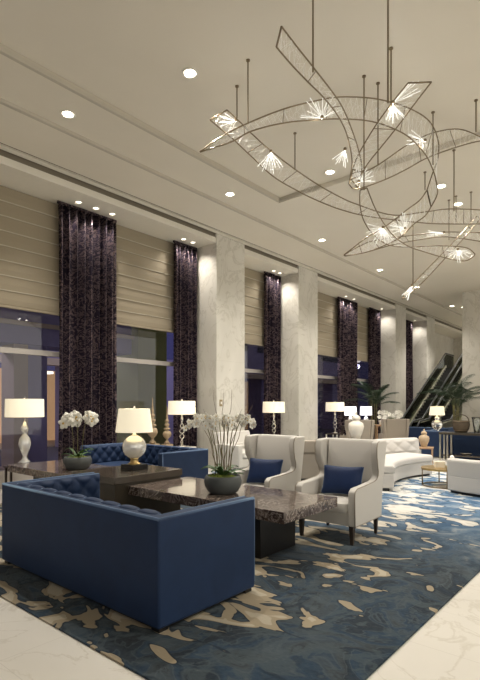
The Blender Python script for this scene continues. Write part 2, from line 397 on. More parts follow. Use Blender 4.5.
for q in range(6): MB().box(-.35, .25, -6.9+q*2.1, -5.1+q*2.1, 3.75, 5.2).build('clerestory', 'outer_dark', t)
b = MB(); b.box(-.45, .35, -7, 6.1, 5.2, 6.2)
for q in range(7): b.box(-.45, .35, -7.0+q*2.1-.2, -6.9+q*2.1, 3.75, 5.2)
b.build('upper_wall', 'outer_violet_lit', t)
t = outer('neighbouring_building', 'violet lit building with dark windows across the street', 'building', (-17, 8, -.15))
wl = MB(); wl.box(-1, 0, -18, 24, 3.3, 14); 
for q in range(11): wl.box(-1, 0, -18+q*4, -17.1+q*4, 0, 3.3)
wl.build('wall', 'outer_violet_lit', t)
for r in range(2):
    for q in range(12):
        y = -17+q*3.4; w_ = MB().box(-.02, .05, y, y+2.5, 4.6+r*3.6, 7.0+r*3.6).build('window', 'outer_dark', t)
MB().box(-.05, .35, -18, 24, 3.1, 3.35).build('cornice', 'outer_tan', t)
MB().box(-4.0, -3.9, -18, 24, 0, 3.2).build('shop_interior', 'shop_glow', t)
MB().box(-3.9, -1.2, -18, 24, 0, .05).build('shop_floor', 'outer_tan', t)
for q in range(14): MB().box(-3.6, -2.8, -16.6+q*2.6, -15.7+q*2.6, .05, 2.3).build('display_case', 'carved_wood' if q % 3 else 'shop_white', t, bevel=.02)
for q in range(9): MB().box(-2.6, -2.2, -15+q*4.1, -13.8+q*4.1, 2.95, 3.05).build('shop_light', 'shop_white', t)
t = outer('blue_light_wall', 'deep blue lit facade seen high through the second window', 'building', (-16.0, 15.5, -.15))
MB().box(-.3, .3, -2.4, 2.6, 3.6, 9.5).build('facade', 'sky_glow', t); MB().box(-.2, .2, -2.3, 2.5, 0, 3.6).build('base', 'outer_violet_lit', t)

for y in (2.4, 8.0, 13.8, 25):  # unseen lights added to brighten the facades, set where curtains hide them
    t = thing('added_street_light', 'added violet light on a post, unseen outside the windows', 'fill light', (-12.6, y, -.15), 0, 'lights added outside the windows')
    MB().lathe([(.12, 0), (.12, .1), (.04, .2), (.035, 3.9), (.06, 4.0)], n=12).build('post', 'outer_dark', t, smooth=True)
    MB().lathe([(.07, 4.0), (.14, 4.05), (.16, 4.35), (.04, 4.5), (0, 4.52)], n=12).build('added_lantern', 'shop_white', t, smooth=True)
    point(t, (.0, 0, 3.8), 190, .15, (.80, .74, 1))
# downlights
def downlight(name, p, z, label, group, watts, size, r=.075, rad=.05, aim=None, lens='lamp_lens'):
    t = thing('downlight', label, 'ceiling light', (p[0], p[1], z), 0, group)
    MB().lathe([(r*1.25, -.004), (r*1.25, -.010), (r, -.012), (r*.92, -.006), (r*.92, 0)], n=20).build('trim_ring', 'white_trim', t, smooth=True)
    MB().lathe([(0, -.004), (r*.85, -.004), (r*.85, -.001)], n=20).build('lens', lens, t)
    spot(t, (0, 0, -.03), watts, size, .8, rad, aim=aim); return t
CL = [(68, 114, 'large downlight in the ceiling band at upper left'), (190, 73, 'bright downlight inside the raised ceiling tray, left of the chandelier'),
      (230, 194, 'downlight in the ceiling border above the nearest pilaster'), (322, 240, 'downlight in the ceiling below the chandelier, above the second pilaster'),
      (330, 172, 'small downlight under the long chandelier ribbon near the tray corner'), (380, 270, 'downlight right of the pointed lower left tip of the chandelier'),
      (441, 186, 'small downlight seen through the right half of the chandelier'), (452, 306, 'farthest bright downlight beside the distant stone column'),
      (417, 287, 'dim downlight next to the lowest chandelier dart'), (458, 204, 'small downlight behind the right end chandelier ribbons')]
for px, py, lb in CL:
    z = ZC
    p = onceil(px, py, z)
    if p.x < -6.8: z = ZC-.05
    elif p.x > TX and p.y < TY: z = ZC+.09
    p = onceil(px, py, z); downlight('downlight', p, z, lb, None, SPOT_W, 2.2, .085)
for x, y in ((1.2, 4.0), (1.6, 6.5), (1.8, 10.5), (-1.0, 13.5), (1.5, 16), (-6.2, 22), (-6.2, 25.5)):  # unseen downlights added to light the floor and the escalators
    downlight('downlight', (x, y), ZC+.09 if y < TY else ZC, 'added ceiling downlight, unseen beyond the frame', 'unseen ceiling downlights added for light', SPOT_W, 2.2, .085)
SL = [(5.12, 'left'), (5.5, 'middle'), (5.88, 'right')]
for y, w_ in ((y+.04, w_) for y, w_ in SL): downlight('downlight', (-8.42, y), ZS, '%s of the three soffit downlights over the widest curtain' % w_, None, SOFFIT_W, 1.7, .06, lens='lamp_lens_dim')
for y, lb in ((7.9, 'left soffit downlight over the curtain beside the nearest pilaster'), (8.2, 'soffit downlight grazing the side of the nearest pilaster'),
              (9.9, 'soffit downlight just right of the nearest pilaster'), (11.45, 'left soffit downlight over the curtain between the pilasters'), (11.75, 'soffit downlight grazing the side of the second pilaster'),
              (15.8, 'left soffit downlight over the far wide curtain'), (16.4, 'right soffit downlight over the far wide curtain'), (18.8, 'soffit downlight grazing the side of the third pilaster'),
              (22.35, 'soffit downlight grazing the side of the fourth pilaster')):
    downlight('downlight', (-8.42, y), ZS, lb, None, SOFFIT_W*(.75 if 'grazing' in lb else .8), 2.3, .06, lens='lamp_lens_dim')

# rug
RZ = .014
tag(MB().box(-7.55, -1.2, 1.71, 12.6, .001, RZ).build('area_rug', 'rug_wool', bevel=.004), 'large blue and cream swirl patterned rug under the seating groups', 'rug')

# ------------------------------------------------------------------ furniture
def tuft(mb, o, u, v, n, w_, h, a, b, A=.035, res=.018):
    o, u, v, n = map(Vector, (o, u, v, n)); nu = int(w_/res); nv = int(h/res)
    def fn(s, t):
        p = s*w_/a; q = t*h/b; d = (abs(math.sin(PI*(p+q)/1))*abs(math.sin(PI*(p-q)/1)))**.38
        e = min(1, min(s, 1-s)*w_/.03, min(t, 1-t)*h/.03)
        return tuple(o+u*(s*w_)+v*(t*h)+n*(A*d*e+.004))
    mb.grid(fn, nu, nv)
    return mb
def tufted_sofa(label, loc, rz, W=2.32, D=1.05, H=.74):
    t = thing('tufted_sofa', label, 'sofa', loc, rz); x = W/2; y = D/2; T = .12
    fr = MB(); fr.prism([(-x, -y), (-x+T, -y), (-x+T, y-T), (x-T, y-T), (x-T, -y), (x, -y), (x, y), (-x, y)], .030, H, 'z')
    fr.box(-x+T, x-T, -y+.05, y-T, .08, .27)
    fr.build('frame', 'navy_velvet', t, bevel=.018, seg=3)
    pp = MB(); z = H-.006
    pp.tube([(-x+.012, -y+.01, z), (-x+.012, y-.012, z), (x-.012, y-.012, z), (x-.012, -y+.01, z)], .014, 6)
    pp.tube([(-x+T-.015, -y+.01, z), (-x+T-.015, y-T+.015, z), (x-T+.015, y-T+.015, z), (x-T+.015, -y+.01, z)], .010, 6)
    pp.tube([(-x+.01, -y+.006, .08), (-x+.01, -y+.006, H-.01)], .008, 6); pp.tube([(x-.01, -y+.006, .08), (x-.01, -y+.006, H-.01)], .008, 6)
    pp.build('piping', 'navy_piping', t, smooth=True)
    b = MB(); tuft(b, (-x+T, y-T, .40), (1, 0, 0), (0, 0, 1), (0, -1, 0), W-2*T, H-.41, .20, .22, .05); b.build('tufted_back', 'navy_velvet', t, smooth=True)
    for s in (-1, 1):
        b = MB(); tuft(b, (s*(x-T), -y+.01, .40), (0, 1, 0), (0, 0, 1), (-s, 0, 0), D-T-.01, H-.41, .20, .22, .045); b.build('tufted_arm', 'navy_velvet', t, smooth=True)
    r_ = MB()  # rolled tufted top of the back
    n = 9; 
    for q in range(n):
        a = -x+T+(W-2*T)*q/n; r_.sph((a+(W-2*T)/n/2, y-T+.01, H-.015), (W-2*T)/n/2+.006, .05, .03, 12, .8)
    r_.build('back_roll', 'navy_velvet', t, smooth=True)
    for s in (-1, 1):
        cw = (W-2*T)/2; c = MB(); c.sph((s*cw/2, (-y+.02+y-T-.03)/2, .345), cw/2-.004, (D-T-.05)/2, .085, 40, .28); c.build('seat_cushion', 'navy_velvet', t, smooth=True)
    MB().box(-x+.04, x-.04, -y+.04, y-.04, .004, .05).build('plinth', 'black_lacquer', t)
    for a in (-1, 1):
        for c in (-1, 1): MB().box(a*(x-.06)-.04, a*(x-.06)+.04, c*(y-.06)-.04, c*(y-.06)+.04, 0, .05).build('leg', 'black_lacquer', t, bevel=.004)
    return t
sofa = tufted_sofa('navy velvet tufted sofa in the foreground, its plain back to the camera', (-3.57, 2.57, RZ), PI, 2.26, 1.0, .746)
dup(sofa, (-6.83, 5.42, RZ), 0, 'navy tufted sofa behind the globe lamp, facing the marble table')

# three piece table
t = thing('table_console', 'dark wood box console in the middle of the marble tables, carrying the globe lamp', 'table', (-5.19, 3.89, RZ))
MB().box(-.455, .455, -.53, .53, .565, .662-RZ).build('top', 'walnut_top', t, bevel=.004)
b = MB(); b.box(-.44, -.42, -.51, .51, 0, .565); b.box(.42, .44, -.51, .51, 0, .565); b.box(-.42, .42, -.51, -.49, 0, .565); b.box(-.42, .42, .49, .51, 0, .565); b.box(-.42, .42, -.49, .49, .02, .04)
b.build('carcass', 'walnut_side', t)
def slab_table(label, x0, x1, px):
    t = thing('marble_table', label, 'table', ((x0+x1)/2, 4.03, RZ)); w_ = (x1-x0)/2
    MB().box(-w_, w_, -.48, .48, .55-.105-RZ, .55-RZ).build('marble_slab', 'brown_marble', t, bevel=.004)
    MB().box(px-(x0+x1)/2-.22, px-(x0+x1)/2+.22, -.3, .3, 0, .445-RZ).build('pedestal', 'black_lacquer', t, bevel=.005)
    return t
slab_table('brown marble slab table in front of the wing chairs, carrying the large orchid', -4.733, -2.50, -3.12)
slab_table('brown marble slab table at the left, near the window, carrying the small orchid', -7.85, -5.648, -7.15)

def wing_chair(label, loc, rz, mt='cream_linen', group=None):
    t = thing('wing_chair', label, 'armchair', loc, rz, group)
    w_ = .37; T = .085
    prof = [(.33, .20), (.36, .5), (.415, 1.05), (.40, 1.075), (.20, 1.072), (.155, 1.06), (.135, 1.0), (.138, .90), (.16, .81), (.205, .73), (.215, .68), (.19, .645), (.12, .625), (-.1, .61), (-.31, .60), (-.36, .57), (-.37, .5), (-.36, .20)]
    for s in (-1, 1):
        mb = MB()
        def fx(z): return .03*max(0, min(1, (z-.62)/.2))
        n = len(prof); outer_ = [(s*(w_+fx(z)), y, z) for y, z in prof]; inner_ = [(s*(w_-T+fx(z)*1.0), y, z) for y, z in prof]
        mb.add(outer_+inner_, [tuple(range(n)), tuple(range(2*n-1, n-1, -1))]+[(i, i+n, (i+1) % n+n, (i+1) % n) for i in range(n)])
        mb.build('side_panel', mt, t, bevel=.02, seg=3)
        q = MB(); q.tube([(s*(w_+fx(z)-.004), y-.002, z) for y, z in prof[4:]], .0055, 6); q.tube([(s*(w_-.002), .33, .205), (s*(w_-.002), -.36, .205)], .0055, 6); q.build('piping', 'taupe_fabric', t, smooth=True)
    b = MB(); b.prism([(.24, .38), (.315, .38), (.405, 1.06), (.39, 1.08), (.31, 1.075), (.285, 1.04), (.25, .75)], -w_+T-.01, w_-T+.01, 'x'); b.build('backrest', mt, t, bevel=.02, seg=3)
    b = MB()
    for s in (-1, 1): b.tube([(s*.15, .250, .46), (s*.15, .262, .75), (s*.155, .290, 1.03), (s*.16, .34, 1.076)], .004, 6)
    b.build('back_seam', mt, t, smooth=True)
    b = MB(); b.box(-w_+.02, w_-.02, -.35, .33, .20, .36); b.build('seat_frame', mt, t, bevel=.012)
    b = MB(); b.sph((0, -.06, .385), w_-T-.003, .315, .06, 36, .25); b.build('seat_cushion', mt, t, smooth=True)
    for s in (-1, 1):
        MB().box(s*.31-.027, s*.31+.027, -.345, -.29, 0, .205, (.010,)*4).build('leg', 'dark_wood', t, bevel=.004)
        m_ = Matrix.Rotation(-.12, 4, 'X'); MB().box(s*.31-.025, s*.31+.025, .275, .325, 0, .22, (.010,)*4).build('leg', 'dark_wood', t, bevel=.004)
    return t
wc = wing_chair('cream wing armchair with blue pillow at the right end of the marble table', (-2.77, 5.04, RZ), .03)
dup(wc, (-3.91, 5.07, RZ), .03, 'cream wing armchair with blue pillow, left of the nearer wing chair')
tc_ = wing_chair('tan wing chair in the distance behind the cream ginger jar', at(356, 452, 14.3).to_2d().to_3d(), PI+YAW+.15, 'taupe_fabric')
dup(tc_, at(393, 452, 15.3).to_2d().to_3d(), PI+YAW-.05, 'tan wing chair in the distance, below the row of white orchids')

def pillow(label, loc, rz, w_=.47, h=.34, th=.15, tilt=-.38):
    t = thing('throw_pillow', label, 'pillow', loc, rz)
    mb = MB()
    def side(sg):
        def fn(u, v):
            a = 2*u-1; b = 2*v-1
            k = max(0, (1-a**6)*(1-b**6))**.5 * (1-.35*(a*a+b*b)/2)
            return (a*w_/2*(1-.07*(1-b*b)), sg*th/2*k, b*h/2*(1-.09*(1-a*a)))
        return fn
    mt = Matrix.Translation((0, 0, h/2*math.cos(tilt)+.012)) @ Matrix.Rotation(tilt, 4, 'X')
    mb.grid(side(-1), 20, 14, mt); mb.grid(side(1), 20, 14, mt); mb.build('cushion', 'pillow_blue', t, smooth=True)
    q = MB(); pts = []
    for i in range(60):
        a = 2*PI*i/60; c, s_ = math.cos(a), math.sin(a); k = 1/max(abs(c), abs(s_)); u, v = c*k, s_*k
        pts.append(mt @ Vector((u*w_/2*(1-.07*(1-v*v)), 0, v*h/2*(1-.09*(1-u*u)))))
    q.tube(pts, .005, 6, closed=True); q.build('piping', 'navy_piping', t, smooth=True)
    return t
pillow('royal blue lumbar pillow on the nearer wing chair', (-2.76, 5.09, RZ+.447), .22)
pillow('royal blue lumbar pillow on the farther wing chair', (-3.91, 5.12, RZ+.447), .28)

# lamps
def shade_mesh(t, r0, r1, z0, z1, m='lit_shade', box=None):
    MB().lathe([(r0, z0), (r1, z1)][:2]+[(r1-.006, z1), (r0-.006, z0), (r0, z0)], n=40).build('lamp_shade', m, t, smooth='auto')
    q = MB()
    for a in range(3): q.tube([(0, 0, z1-.02), ((r1-.004)*math.cos(a*2.094), (r1-.004)*math.sin(a*2.094), z1-.012)], .003, 5)
    q.build('shade_spider', 'silver', t)
t = thing('globe_lamp', 'mercury glass globe table lamp with cream shade on the dark console', 'lamp', (-5.2, 4.0, .662))
MB().box(-.125, .125, -.125, .125, 0, .065).build('base_block', 'black_lacquer', t, bevel=.004)
MB().lathe([(.085, .065), (.085, .075), (.055, .09), (.045, .13), (.06, .145), (0.03, .15)], n=28).build('foot', 'gold', t, smooth=True)
mb = MB(); mb.sph((0, 0, .29), .155, n=36); mb.build('glass_globe', 'cut_glass', t, smooth=True)
MB().lathe([(.03, .44), (.03, .455), (.018, .465), (.018, .53), (.01, .56), (.01, .79)], n=16).build('neck', 'silver', t, smooth=True)
shade_mesh(t, .24, .20, .485, .79)
MB().lathe([(.006, .79), (.006, .80), (.014, .812), (.006, .83), (0, .833)], n=12).build('finial', 'silver', t, smooth=True)
point(t, (0, 0, .62), 9, .05)

def side_table(label, loc, rz=0, sx=.5, sy=.5, h=.57, m='white_trim', top='walnut_top'):
    t = thing('side_table', label, 'table', loc, rz)
    MB().box(-sx/2, sx/2, -sy/2, sy/2, h-.03, h).build('table_top', top, t, bevel=.004)
    for a in (-1, 1):
        for c in (-1, 1): MB().box(a*(sx/2-.03)-.016, a*(sx/2-.03)+.016, c*(sy/2-.03)-.016, c*(sy/2-.03)+.016, 0, h-.03, (.004,)*4).build('leg', m, t)
    MB().box(-sx/2+.03, sx/2-.03, -sy/2+.03, sy/2-.03, .14, .16).build('shelf', top, t)
    return t
def twist_lamp(label, loc, group=None):
    t = thing('table_lamp', label, 'lamp', loc, 0, group)
    MB().lathe([(.10, 0), (.10, .02), (.07, .035), (.03, .05), (.02, .08)], n=24).build('foot', 'silver', t, smooth=True)
    for k in range(2):
        pts = [(.055*math.sin(PI*min(1, max(.12, s/30)))*math.cos(s*.42+k*PI), .055*math.sin(PI*min(1, max(.12, s/30)))*math.sin(s*.42+k*PI), .07+.5*s/30) for s in range(31)]
        MB().tube(pts, .013, 8).build('twisted_stem', 'silver', t, smooth=True)
    MB().lathe([(.02, .55), (.03, .58), (.03, .64), (.015, .66), (.012, 1.0), (.006, 1.01), (.006, 1.03), (.02, 1.05), (0, 1.075)], n=16).build('neck', 'silver', t, smooth=True)
    shade_mesh(t, .31, .30, .72, 1.02)
    point(t, (0, 0, .86), 14, .06); return t
t = thing('crystal_lamp', 'table lamp with clear crystal baluster body at the left edge by the window', 'lamp', (-8.05, 3.93, .50))
MB().box(-.1, .1, -.1, .1, 0, .03).build('base_block', 'clear_glass', t, bevel=.004)
MB().lathe([(.08, .03), (.09, .05), (.04, .10), (.03, .14), (.07, .24), (.10, .34), (.085, .44), (.04, .50), (.03, .53), (.055, .57), (.06, .62), (.03, .68), (.015, .72)], n=28) .build('crystal_body', 'cut_glass', t, smooth=True)
MB().lathe([(.012, .70), (.012, 1.10), (.018, 1.12), (0, 1.14)], n=12).build('neck', 'silver', t, smooth=True)
shade_mesh(t, .305, .30, .80, 1.10); point(t, (0, 0, .93), 14, .06)
side_table('slim dark side table by the window under the crystal lamp', (-7.98+.0, 4.03, 0), 0, .24, .6, .50, 'dark_wood', 'dark_wood').location = (-8.05, 3.93, 0)
side_table('white console behind the far navy sofa carrying the two carved finials and a lamp', (-8.05, 7.15, 0), 0, .42, 1.2, .57, 'white_trim', 'white_ceramic')
tl = twist_lamp('twisted silver lamp just left of the nearest pilaster', (-8.05, 7.5, .57))
for y, a, b in ((10.95, 'twisted silver lamp in front of the second curtained bay, above the farther wing chair', 'side table holding the twisted lamp beyond the farther wing chair'),
                (14.35, 'twisted silver lamp farthest along the windows, right of the second pilaster', 'side table holding the farthest twisted lamp along the windows')):
    side_table(b, (-8.05, y, 0), 0, .45, .5, .57); dup(tl, (-8.05, y, .57), 0, a)
def pagoda(label, loc, s):
    t = thing('carved_finial', label, 'sculpture', loc)
    MB().box(-.11*s, .11*s, -.11*s, .11*s, 0, .11*s).build('base_block', 'carved_wood', t, bevel=.004)
    pr = [(.05, .11), (.08, .14), (.035, .18), (.03, .24), (.085, .29), (.115, .36), (.09, .43), (.03, .46), (.085, .49), (.085, .51), (.025, .54), (.065, .59), (.065, .62), (.02, .65), (.052, .69), (.052, .72), (.018, .75), (.03, .80), (.03, .82), (.015, .86), (.02, .90), (.012, .93), (.008, 1.05), (0, 1.11)]
    MB().lathe([(r*s, z*s) for r, z in pr], n=20).build('turned_spire', 'carved_wood', t, smooth=True)
pagoda('taller of the two carved wooden spire finials beside the window lamp', (-8.12, 6.72, .57), 1.0)
pagoda('shorter of the two carved wooden spire finials beside the window lamp', (-8.0, 7.02, .57), .84)

# orchids
def petal_flower():
    mb = MB()
    for k in range(5):
        a = k*2*PI/5+.3; m_ = Matrix.Rotation(a, 4, 'Y') @ Matrix.Translation((0, 0, .022)) @ Matrix.Rotation(.25, 4, 'X')
        mb.sph((0, 0, 0), .017 if k % 2 else .020, .0035, .024, 10, 1, m_)
    return mb
FL = petal_flower().build('flower', 'petal', smooth=True); HM = MB().sph((0, -.008, 0), .008, n=8).build('flower_heart', 'petal_heart', smooth=True)
FLM, HMM = FL.data, HM.data; bpy.data.objects.remove(FL); bpy.data.objects.remove(HM)
def bowl(t, r=.205, h=.19):
    MB().lathe([(r*.62, 0), (r*.80, .02), (r*.97, h*.45), (r, h*.68), (r*.95, h*.9), (r*.9, h), (r*.85, h), (r*.88, h*.8), (0, h*.78)], n=36).build('bowl', 'stone_bowl', t, smooth=True)
    mb = MB()
    mb.sph((0, 0, h*.82), r*.85, r*.85, .04, 20)
    for k in range(40):
        a = random.uniform(0, 2*PI); q = random.uniform(0, r*.72); mb.sph((q*math.cos(a), q*math.sin(a), h*.95), .02, n=8)
    mb.build('moss', 'moss', t, smooth=True)
def leaf(mb, a, ln, z0, rise=.5, w_=.035):
    def fn(u, v):
        s = v; r = ln*s; z = z0+rise*ln*math.sin(s*2.2)*.8; ww = w_*math.sin(PI*min(.98, s*.92+.08))**.7*(2*u-1)
        return (math.cos(a)*r-math.sin(a)*ww, math.sin(a)*r+math.cos(a)*ww, z+abs(2*u-1)*.008)
    mb.grid(fn, 4, 10)
def orchid(label, loc, tall, spread, nst, nfl, seed, lean=0, twigs=0, fs=1.0):
    rnd = random.Random(seed); t = thing('potted_orchid', label, 'plant', loc); bowl(t)
    mb = MB()
    for k in range(11): leaf(mb, k*.571+rnd.uniform(-.2, .2), rnd.uniform(.15, .27), .16, rnd.uniform(.25, .8), .028)
    mb.build('foliage', 'leaf', t, smooth=True, solid=.003)
    for k in range(nst):
        # stems fan along the direction across the view
        s = -1+2*(k+.5)/nst; dx = spread*s+lean; bx = .09*s; dy = rnd.uniform(-.1, .1); pts = []
        for i in range(15):
            u = i/14; x = bx+dx*(u**1.7); z = .16+tall*math.sin(min(1, u*1.05)*PI*.60)/1.0*(1 if u < .8 else 1-.10*(u-.8)/.2)
            p = RT*x+Vector((0, 0, z))+FW*dy*u; pts.append(p)
        MB().tube(pts, [.005]*15, 6).build('stem', 'stem', t, smooth=True)
        for j in range(nfl):
            u = .68+.32*j/max(1, nfl-1); i = min(13, int(u*14)); p = pts[i].lerp(pts[i+1], u*14-i)
            f = bpy.data.objects.new('flower', FLM); COL.objects.link(f); f.parent = t
            f.location = p+Vector((rnd.uniform(-.03, .03), rnd.uniform(-.04, .02), rnd.uniform(-.03, .02))); f.rotation_euler = (rnd.uniform(-.4, .4), rnd.uniform(-1, 1), YAW+rnd.uniform(-.8, .8)); f.scale = (fs*rnd.uniform(.85, 1.15),)*3
            g = bpy.data.objects.new('flower_heart', HMM); COL.objects.link(g); g.parent = f
    for k in range(twigs):
        s = -1+2*(k+.5)/twigs; pts = [RT*(.06*s+.30*s*(i/9)**1.5+.012*math.sin(i*1.7+k*2))+FW*rnd.uniform(-.012, .012)*i/3+Vector((0, 0, .15+(1.20-.3*abs(s)-.12*(k % 2)-.15)*i/9)) for i in range(10)]
        MB().tube(pts, [.006-.0005*i for i in range(10)], 5).build('twig', 'twig', t, smooth=True)
    return t
orchid('large white orchid arrangement with bare twigs in a grey bowl', (-3.57, 3.93, .55), .66, .33, 8, 9, 3, -.03, 7, .8)
orchid('small white orchid in a grey bowl on the left marble table', (-6.52, 3.98, .55), .62, .24, 3, 8, 5, 0, 0, 1.9)

# loveseat near the pilaster, taupe lounge chair
t = thing('loveseat', 'cream loveseat in front of the nearest pilaster, behind the orchid', 'sofa', (-7.15, 8.6, RZ), PI/2)
fr = MB(); fr.prism([(-.62, -.36), (-.48, -.36), (-.48, .24), (.48, .24), (.48, -.36), (.62, -.36), (.62, .38), (-.62, .38)], .12, .62, 'z'); fr.box(-.48, .48, -.33, .24, .12, .32); fr.build('frame', 'cream_linen', t, bevel=.03, seg=3)
MB().prism([(.22, .5), (.40, .5), (.44, .86), (.34, .88)], -.6, .6, 'x').build('backrest', 'cream_linen', t, bevel=.03, seg=3)
for s in (-1, 1): MB().sph((s*.24, -.06, .385), .235, .29, .07, 30, .28).build('seat_cushion', 'cream_linen', t, smooth=True)
for a in (-1, 1):
    for c in (-1, 1): MB().box(a*.55-.03, a*.55+.03, c*.3-.03, c*.3+.03, 0, .125, (.008,)*4).build('leg', 'dark_wood', t)
p = at(311, 480, 9.9)
t = thing('lounge_chair', 'taupe square lounge chair seen between the two cream wing chairs', 'armchair', (p.x, p.y, RZ), YAW+.25)
fr = MB(); fr.prism([(-.42, -.40), (-.30, -.40), (-.30, .26), (.30, .26), (.30, -.40), (.42, -.40), (.42, .38), (-.42, .38)], .06, .60, 'z'); fr.box(-.3, .3, -.38, .26, .06, .28); fr.build('frame', 'taupe_fabric', t, bevel=.02, seg=3)
MB().box(-.42, .42, .24, .38, .5, .80).build('backrest', 'taupe_fabric', t, bevel=.03, seg=3); MB().sph((0, -.06, .35), .295, .31, .08, 30, .28).build('seat_cushion', 'taupe_fabric', t, smooth=True)
t_rz = t; t.rotation_euler.z = YAW+.25+PI
MB().box(-.38, .38, -.36, .34, 0, .06).build('plinth', 'black_lacquer', t)

# curved tufted sofas
def curved_sofa(label, c, R, a0, a1, H=.74, m='white_velvet', depth=.85, tufts=True, more=0):
    """concave side towards the centre c"""
    t = thing('curved_sofa', label, 'sofa', (c[0], c[1], RZ)); n = 28
    aw = [a0]
    def arc(r, z, k): a = aw[0]+(a1-aw[0])*k/n; return (r*math.cos(a), r*math.sin(a), z)
    def ring(prof, name, bev=.02):
        mb = MB(); q = len(prof); vs = [arc(r, z, k) for k in range(n+1) for r, z in prof]
        fs = [(k*q+i, k*q+(i+1) % q, (k+1)*q+(i+1) % q, (k+1)*q+i) for k in range(n) for i in range(q)]+[tuple(range(q)), tuple(n*q+i for i in range(q))[::-1]]
        mb.add(vs, fs); return mb.build(name, m, t, bevel=bev, seg=3)
    ring([(R, .045), (R+depth, .045), (R+depth, .30), (R, .30)], 'base', .02)
    ring([(R-.02, .30), (R+depth-.22, .30), (R+depth-.22, .43), (R+.03, .44), (R-.02, .41)], 'seat_cushion', .03)
    aw[0] = a0-more
    ring([(R+depth-.22, .30), (R+depth, .28), (R+depth+.03, H-.03), (R+depth, H), (R+depth-.12, H), (R+depth-.16, H-.03)], 'backrest', .025)
    if tufts:
        mb = MB(); Rb = R+depth-.19; ln = (a1-aw[0])*Rb
        def fn(s, v):
            p = s*ln/.42; q = v*.30/.30; d = (abs(math.sin(PI*(p+q)))*abs(math.sin(PI*(p-q))))**.4
            ed = min(1, min(s, 1-s)*20, min(v, 1-v)*8); r = Rb-.004-.035*d*ed+.03*v; a = aw[0]+(a1-aw[0])*s; return (r*math.cos(a), r*math.sin(a), .43+.28*v)
        mb.grid(fn, 90, 16); mb.build('tufted_back', m, t, smooth=True)
    aw[0] = a0; mb = MB()
    q = n+1; vs = [arc(R+.08, 0, k) for k in range(q)]+[arc(R+depth-.08, 0, k) for k in range(q)]; vs += [(x, y, .05) for x, y, z in vs]
    fs = [(i, i+1, q+i+1, q+i) for i in range(n)]+[(2*q+i, 2*q+i+1, 3*q+i+1, 3*q+i) for i in range(n)]+[(i, i+1, 2*q+i+1, 2*q+i) for i in range(n)]+[(q+i, q+i+1, 3*q+i+1, 3*q+i) for i in range(n)]
    fs += [(0, q, 3*q, 2*q), (n, q+n, 3*q+n, 2*q+n)]; mb.add(vs, fs); mb.build('plinth', 'black_lacquer', t)
    return t
curved_sofa('white tufted curved sofa right of the nearer wing chair', (-1.15, 9.45), 2.62, PI-.40, PI+.52, depth=.95, more=.12)
curved_sofa('white low backed sofa cut by the right edge, its back to the camera', (-1.76, 10.63), 1.38, PI+1.13, PI+2.5, H=.585, depth=.82, tufts=False)
# round coffee table
p = Vector((-2.98, 9.30, RZ))
t = thing('coffee_table', 'small round gold coffee table between the two white sofas', 'table', p)
MB().lathe([(.36, .30), (.38, .30), (.38, .335), (.36, .335)][:3]+[(.36, .335)], n=36).build('top', 'gold', t)
q = MB(); q.tube([(.36*math.cos(a*.2094), .36*math.sin(a*.2094), .012) for a in range(30)], .011, 6, closed=True); q.build('base_ring', 'bronze', t, smooth=True)
for k in range(4): a = k*PI/2+.5; MB().tube([(.36*math.cos(a), .36*math.sin(a), .01), (.36*math.cos(a), .36*math.sin(a), .305)], .011, 8).build('leg', 'bronze', t, smooth=True)
t = thing('decorative_box', 'white lidded box on the round gold coffee table', 'box', p+Vector((-.05, -.04, .335)), .5)
MB().box(-.09, .09, -.06, .06, 0, .09).build('box_body', 'white_ceramic', t, bevel=.006); MB().box(-.093, .093, -.063, .063, .09, .115).build('lid', 'white_ceramic', t, bevel=.005)
t = thing('bud_vase', 'small white vase beside the box on the gold coffee table', 'vase', p+Vector((.13, .10, .335)))
MB().lathe([(.03, 0), (.055, .04), (.05, .09), (.02, .13), (.028, .16), (.02, .16), (.012, .12)], n=20).build('vase_body', 'taupe_fabric', t, smooth=True)
MB().sph((0, 0, .18), .045, n=10).build('bloom', 'petal', t, smooth=True)

def ginger_jar(label, loc, s, m):
    t = thing('ginger_jar', label, 'jar', loc)
    MB().lathe([(r*s, z*s) for r, z in [(.11, 0), (.12, .02), (.14, .10), (.20, .26), (.225, .38), (.20, .47), (.12, .52), (.10, .55), (.10, .58), (.09, .58)]], n=32).build('jar_body', m, t, smooth=True)
    MB().lathe([(r*s, z*s) for r, z in [(.12, .575), (.125, .60), (.11, .66), (.05, .70), (.02, .72), (.035, .75), (.03, .78), (0, .80)]], n=28).build('lid', m, t, smooth=True)
q = at(356, 405, 12.2)
side_table('table carrying the cream ginger jar, hidden behind the nearer wing chair', (q.x, q.y, RZ), .3, .55, .55, .62, 'dark_wood'); ginger_jar('large cream lidded ginger jar beyond the nearer wing chair', (q.x, q.y, .62+RZ), .88, 'white_ceramic')
q = at(424, 405, 12.4)
side_table('small brown side table at the end of the curved white sofa', (q.x, q.y, RZ), .3, .45, .45, .42, 'tan_wood', 'tan_wood'); ginger_jar('small tan lidded jar at the end of the curved white sofa', (q.x, q.y, .42+RZ), .58, 'tan_ceramic')

